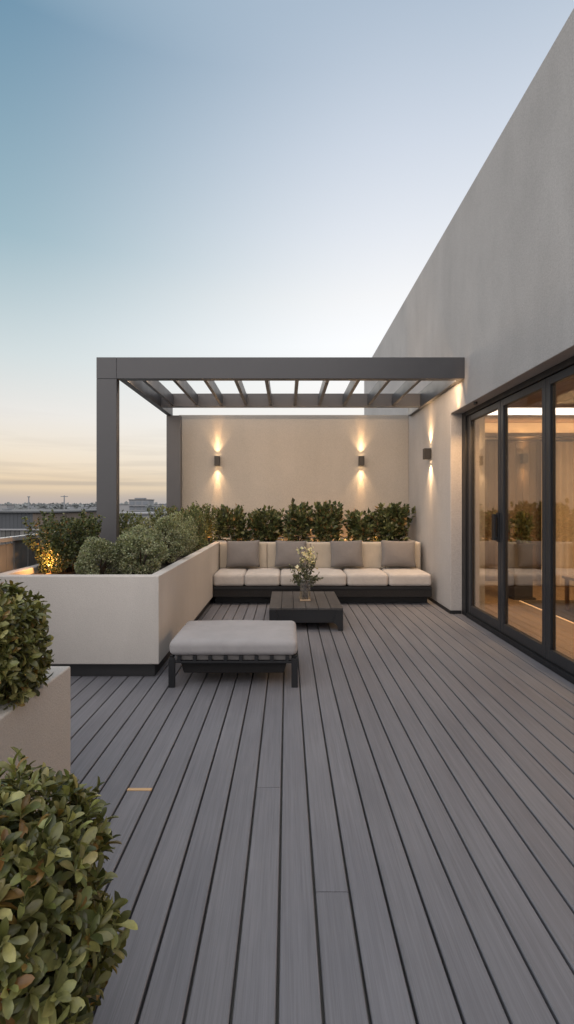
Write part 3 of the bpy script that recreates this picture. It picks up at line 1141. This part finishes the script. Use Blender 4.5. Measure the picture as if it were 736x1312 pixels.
# ------------------------------------------------------------------- pergola
pg = empty('pergola', (-2.12, 5.55, 0), 'grey flat-roofed metal pergola with slats over the sofa corner', 'pergola')


def pbox(name, b, bevel=.004, **k):
    x0, x1, y0, y1, z0, z1 = b
    return boxes(name, [(x0 + 2.12, x1 + 2.12, y0 - 5.55, y1 - 5.55, z0, z1)], M['pergola'], pg, bevel, **k)


ZB, ZT = 2.876, 3.128
pbox('post', (-2.241, -2.004, 5.50, 5.60, PT - .2, ZB - .002))
pbox('post', (-2.000, -1.765, 7.76, 7.87, PT - .2, ZB - .002))
pbox('corner_cap', (-2.241, -2.006, 5.499, 5.601, ZB, ZT))
pbox('front_beam', (-2.004, WX - .002, 5.50, 5.60, ZB, ZT))
pbox('back_beam', (-1.918, 2.03, 7.12, 7.20, ZB + .006, 3.085))
pbox('side_beam', (-2.002, -1.92, 5.602, 7.87, ZB + .002, ZT - .003))
pbox('side_beam', (2.032, WX - .002, 5.602, 7.87, ZB + .002, ZT - .003))
for i in range(10):
    xc = -1.745 + i * .3735
    bm = bmesh.new()
    w2, zz0, zz1 = .022, ZB + .028, 3.062
    pts = [(xc + 2.12 - w2, zz0), (xc + 2.12 + w2, zz0), (xc + 2.12 + w2 * .8, zz1), (xc + 2.12 - w2 * .8, zz1)]
    add_prism(bm, pts, 'y', .052, 1.569)
    obj('slat', bm, M['pergola'], pg, .003)

boxes('led_strip', [(-1.90 + 2.12, 2.02 + 2.12, .0515, .058, 2.905, 2.925)], M['led'], pg, .001)
light('strip_glow', 'AREA', (.06 + 2.12, .064, 2.913), 50, (1, .70, .44), pg, shape='RECTANGLE', size=3.9, size_y=.02, rot=(R(58), 0, 0))

# ---------------------------------------------------------- indoor furnishing
cur = empty('curtain', (2.62, 7.86, .04), 'pale sheer curtain hanging inside the room behind the glass doors', 'curtain')


def curtain_bm(x0, x1, y, z0, z1, amp, per):
    bm = bmesh.new()
    n = int((x1 - x0) / .012)
    a = [(x0 + (x1 - x0) * i / n, y + amp * math.sin(i * .012 / per * 6.28 + .8 * math.sin(i * .07))) for i in range(n + 1)]
    lo = [bm.verts.new((p[0], p[1], z0)) for p in a]
    hi = [bm.verts.new((p[0], p[1] * .6 + y * .4, z1)) for p in a]
    for i in range(n):
        bm.faces.new([lo[i], lo[i + 1], hi[i + 1], hi[i]])
    return bm


obj('curtain_cloth', curtain_bm(1.62, 2.60, -.06, 0, 2.40, .03, .11), M['sheer'], cur, smooth=True)
bm = bmesh.new()
add_tube(bm, [(.1, -.06, 2.42), (2.7, -.06, 2.42)], .012, 10)
obj('rod', bm, M['lamp'], cur)
pl = empty('pedestal', (3.40, 6.85, .03), 'dark square pedestal inside the room carrying a small plant', 'pedestal')
boxes('column', [(-.13, .13, -.13, .13, .03, .78)], M['lamp'], pl, .004)
boxes('foot', [(-.16, .16, -.16, .16, .0, .029)], M['lamp'], pl, .003)
boxes('top_plate', [(-.15, .15, -.15, .15, .781, .80)], M['lamp'], pl, .003)
shrub('indoor_plant', 'small dark leafy plant on the pedestal inside the room', 'plant', 3.40, 6.85, .832, .13, .13, 1.25, 420, .07, LAUREL, 300, None, 'loose')
rug = boxes('rug', [(3.32, 5.2, 3.6, 6.62, .031, .043)], fabric('dark_rug', (.07, .055, .045), 200, .6), bevel=.003)
rug['label'] = 'dark brown rug on the wooden floor inside the room'
rug['category'] = 'rug'
tb = empty('side_table', (3.85, 5.6, .045), 'low brown wooden table inside the lit room', 'table')
boxes('tabletop', [(-.30, .30, -.45, .45, .40, .435)], M['wood_wall'], tb, .004)
for a in (-1, 1):
    for b in (-1, 1):
        boxes('leg', [(a * .26 - .02, a * .26 + .02, b * .40 - .02, b * .40 + .02, 0, .399)], M['wood_ceiling'], tb, .003)

# -------------------------------------------------------------------- railing
rl = empty('railing', (-2.55, 3, 0), 'grey boarded railing with pale metal handrail along the left roof edge', 'railing')
RX = 0
ys = [-3.0 + 1.4 * i for i in range(9)]
boxes('handrail', [(-.03, .03, -6.0, 5.25, 1.06, 1.10)], M['rail'], rl, .006)
boxes('bottom_rail', [(-.02, .02, -6.0, 5.25, .06, .10)], M['rail'], rl, .004)
boxes('mid_rail', [(-.02, .02, -6.0, 5.25, .76, .79)], M['rail'], rl, .004)
rr = random.Random(9)
for i, y in enumerate(ys):
    boxes('post', [(-.05, -.021, y - 3 - .02, y - 3 + .02, -.04, 1.059)], M['rail'], rl, .003)
    if i < len(ys) - 1:
        bm = bmesh.new()
        q = y - 3 + .03
        while q < y - 3 + 1.36:
            wv = rr.uniform(.05, .11)
            add_box(bm, -.016, .006 + rr.uniform(-.006, .006), q, min(q + wv, y - 3 + 1.38), .791, 1.058 - rr.choice((0, 0, .004, .02)))
            add_box(bm, -.016, .004 + rr.uniform(-.006, .006), q, min(q + wv * .8, y - 3 + 1.38), .101, .759)
            q += wv + rr.choice((.006, .01, .022))
        obj('board_panel', bm, M['weathered'], rl, .002)

# ---------------------------------------------------------------- background
HZ = {'dark': matte('hazy_dark_cladding', (.075, .082, .093), .8, .12, .6),  # distance haze is mixed into these base colours
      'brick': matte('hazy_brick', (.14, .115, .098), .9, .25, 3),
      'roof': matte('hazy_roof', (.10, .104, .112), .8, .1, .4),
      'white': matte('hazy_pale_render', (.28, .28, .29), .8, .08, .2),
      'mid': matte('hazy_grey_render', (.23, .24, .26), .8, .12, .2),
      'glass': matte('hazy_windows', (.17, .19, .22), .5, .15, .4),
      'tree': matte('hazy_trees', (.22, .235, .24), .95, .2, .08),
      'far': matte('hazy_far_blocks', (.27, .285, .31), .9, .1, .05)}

wh = empty('warehouse', (-45, 60, GZ), 'long low dark clad building with brick end beyond the railing', 'building')
bm = bmesh.new()
x = -15.0
while x < 12.2:
    add_box(bm, x, x + .46, -.03, 0, 0, 11.28)
    x += .5
obj('cladding', bm, HZ['dark'], wh)
boxes('wall', [(-15, 12.4, .001, 22, 0, 11.2)], HZ['dark'], wh, 0)
boxes('brick_end', [(12.42, 15.0, -.05, 22, 0, 11.2)], HZ['brick'], wh, 0)
boxes('roof', [(-15.5, 15.5, -.5, 22.5, 11.3, 11.52)], HZ['roof'], wh, .05)
boxes('roof_vent', [(-6, -4, 6, 8, 11.53, 11.75)], HZ['mid'], wh, .03)
boxes('roof_vent', [(3, 3.8, 9, 10, 11.53, 11.8)], HZ['mid'], wh, .03)

fn = empty('boundary_fence', (-20, 30, GZ), 'dark board fence with pale coping below the dark building', 'fence')
bm = bmesh.new()
x = -10.0
while x < 4.4:
    add_box(bm, x, x + .26, -.04, .04, 8.5, 10.72)
    x += .3
obj('board_panel', bm, M['weathered'], fn)
boxes('wall', [(-10, 4.5, -.1, .1, 0, 8.498)], HZ['mid'], fn, 0)
boxes('coping', [(-10.1, 4.6, -.16, .16, 10.73, 10.81)], HZ['white'], fn, .01)

fh = empty('flat_hall', (-38, 96, GZ), 'long pale flat-roofed hall seen between the two pergola posts', 'building')
boxes('wall', [(-14, 22, 0, 14, 0, 10.3)], HZ['mid'], fh, 0)
boxes('roof', [(-14.4, 22.4, -.4, 14.4, 10.31, 10.62)], HZ['white'], fh, .03)
bm = bmesh.new()
for q in range(12):
    add_box(bm, -13 + q * 2.9, -11 + q * 2.9, -.05, -.001, 8.2, 9.6)
obj('window_band', bm, HZ['glass'], fh)


def block(x, y, w_, d_, top, m, label, floors, name='distant_building', group=None):
    t = empty(name, (x, y, GZ), label, 'building', group)
    H = top - GZ
    boxes('wall', [(-w_ / 2, w_ / 2, 0, d_, 0, H)], HZ[m], t, 0)
    boxes('roof', [(-w_ / 2 - .3, w_ / 2 + .3, -.3, d_ + .3, H + .01, H + .5)], HZ['roof'], t, 0)
    for f in range(floors):
        z = H - 1.0 - f * 3.2
        bm = bmesh.new()
        nb = max(2, int(w_ / 3.4))
        for q in range(nb):
            a = -w_ / 2 + w_ * (q + .15) / nb
            add_box(bm, a, a + w_ / nb * .7, -.12, -.01, z - 1.9, z)
        obj('window_row', bm, HZ['glass'], t)
    return t


ob = block(-95, 300, 12.5, 12, 4.0, 'mid', 'grey multi-storey block on the skyline between the pergola posts', 4, 'office_block')
boxes('plant_room', [(-3.4, 2.5, 2, 8, 15.6, 16.5)], HZ['mid'], ob, 0)
boxes('balcony_slab', [(-6.8, 6.9, -1.4, -.2, 11.2, 11.5), (-6.8, 6.9, -1.4, -.2, 8.0, 8.3)], HZ['white'], ob, 0)
block(-80, 290, 10, 10, -.4, 'white', 'low white building right beside the grey multi-storey block', 2)
rr = random.Random(21)
for i in range(26):
    y = rr.uniform(380, 1500)
    x = -y * rr.uniform(.22, .66)
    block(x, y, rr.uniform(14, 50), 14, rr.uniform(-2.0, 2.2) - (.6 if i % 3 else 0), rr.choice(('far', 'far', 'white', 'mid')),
          'pale low block in the hazy distance along the skyline', 0, group='far blocks along the skyline')


def far_tree(x, y, r, top, label, seed):
    rg = np.random.default_rng(seed)
    t = empty('tree', (x, y, GZ), label, 'tree')
    h = top - GZ
    n = 900
    c = np.array([0, 0, h - r * .7])
    K = 9
    cc = unit(rg.normal(size=(K, 3))) * rg.uniform(.3, .7, (K, 1)) * np.array([r, r, r * .6]) + c
    p = cc[rg.integers(0, K, n)] + unit(rg.normal(size=(n, 3))) * rg.uniform(.2, .45, (n, 1)) * np.array([r, r, r * .62])
    L = np.full(n, r * .16) * rg.uniform(.6, 1.3, n)
    V, F, k = leaf_verts(p, rg.normal(size=(n, 3)), rg.normal(size=(n, 3)), L, L * .6, False)
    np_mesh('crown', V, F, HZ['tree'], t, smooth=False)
    bm = bmesh.new()
    add_tube(bm, [(0, 0, 0), (0, 0, h * .6), (0, 0, h - r * .5)], [r * .12, r * .08, r * .03], 7)
    obj('trunk', bm, HZ['tree'], t)


far_tree(-197, 405, 9.5, 3.0, 'broad hazy tree on the skyline beside the taller pole', 1)
far_tree(-176, 390, 3.6, 2.2, 'small hazy tree on the skyline right of the taller pole', 2)
far_tree(-172, 330, 3.0, 2.0, 'small hazy tree on the skyline between the two poles', 3)
far_tree(-72, 250, 5.0, 1.5, 'hazy tree at the right foot of the multi-storey block', 4)

rg = np.random.default_rng(12)
n = 9000
yy = rg.uniform(500, 1600, n)
xx = -yy * rg.uniform(-.05, .72, n)
hh = np.abs(np.sin(xx * .021) * np.cos(xx * .0083 + 1)) * 3.2 + .4
zz = GZ + rg.uniform(0, 1, n) ** .7 * (9.6 + hh)
base = np.stack([xx, yy, zz], 1)
L = rg.uniform(2.5, 6, n)
V, F, k = leaf_verts(base, rg.normal(size=(n, 3)), rg.normal(size=(n, 3)), L, L * .6, False)
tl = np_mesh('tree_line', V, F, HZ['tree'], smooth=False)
tl['label'] = 'hazy far-off belt of trees along the horizon'
tl['category'] = 'trees'
tl['kind'] = 'stuff'


def pole(x, y, top, label, arm):
    t = empty('utility_pole', (x, y, GZ), label, 'utility pole', 'utility poles on the skyline')
    bm = bmesh.new()
    add_tube(bm, [(0, 0, 0), (0, 0, top - GZ)], [.42, .30], 8)
    obj('mast', bm, HZ['mid'], t)
    if arm:
        boxes('crossarm', [(-1.9, 1.9, -.15, .15, top - GZ - .8, top - GZ - .4)], HZ['mid'], t, 0)
    else:
        boxes('cap', [(-.55, .55, -.4, .4, top - GZ - .2, top - GZ + .3)], HZ['mid'], t, 0)


pole(-138, 250, 5.3, 'plain utility pole on the skyline, left one above the dark building', False)
pole(-119, 250, 6.1, 'taller utility pole with a crossarm on the skyline above the brick end', True)

# ------------------------------------------------------------------- render
scene.view_settings.view_transform = 'Standard'
scene.view_settings.look = 'None'
scene.view_settings.exposure = 0
scene.view_settings.gamma = 1
scene.render.engine = 'CYCLES'
cy = scene.cycles
cy.use_denoising = True
cy.denoiser = 'OPENIMAGEDENOISE'
cy.max_bounces = 10
cy.diffuse_bounces = 5
cy.glossy_bounces = 4
cy.transparent_max_bounces = 24
cy.sample_clamp_indirect = 6
cy.caustics_reflective = False
cy.caustics_refractive = False
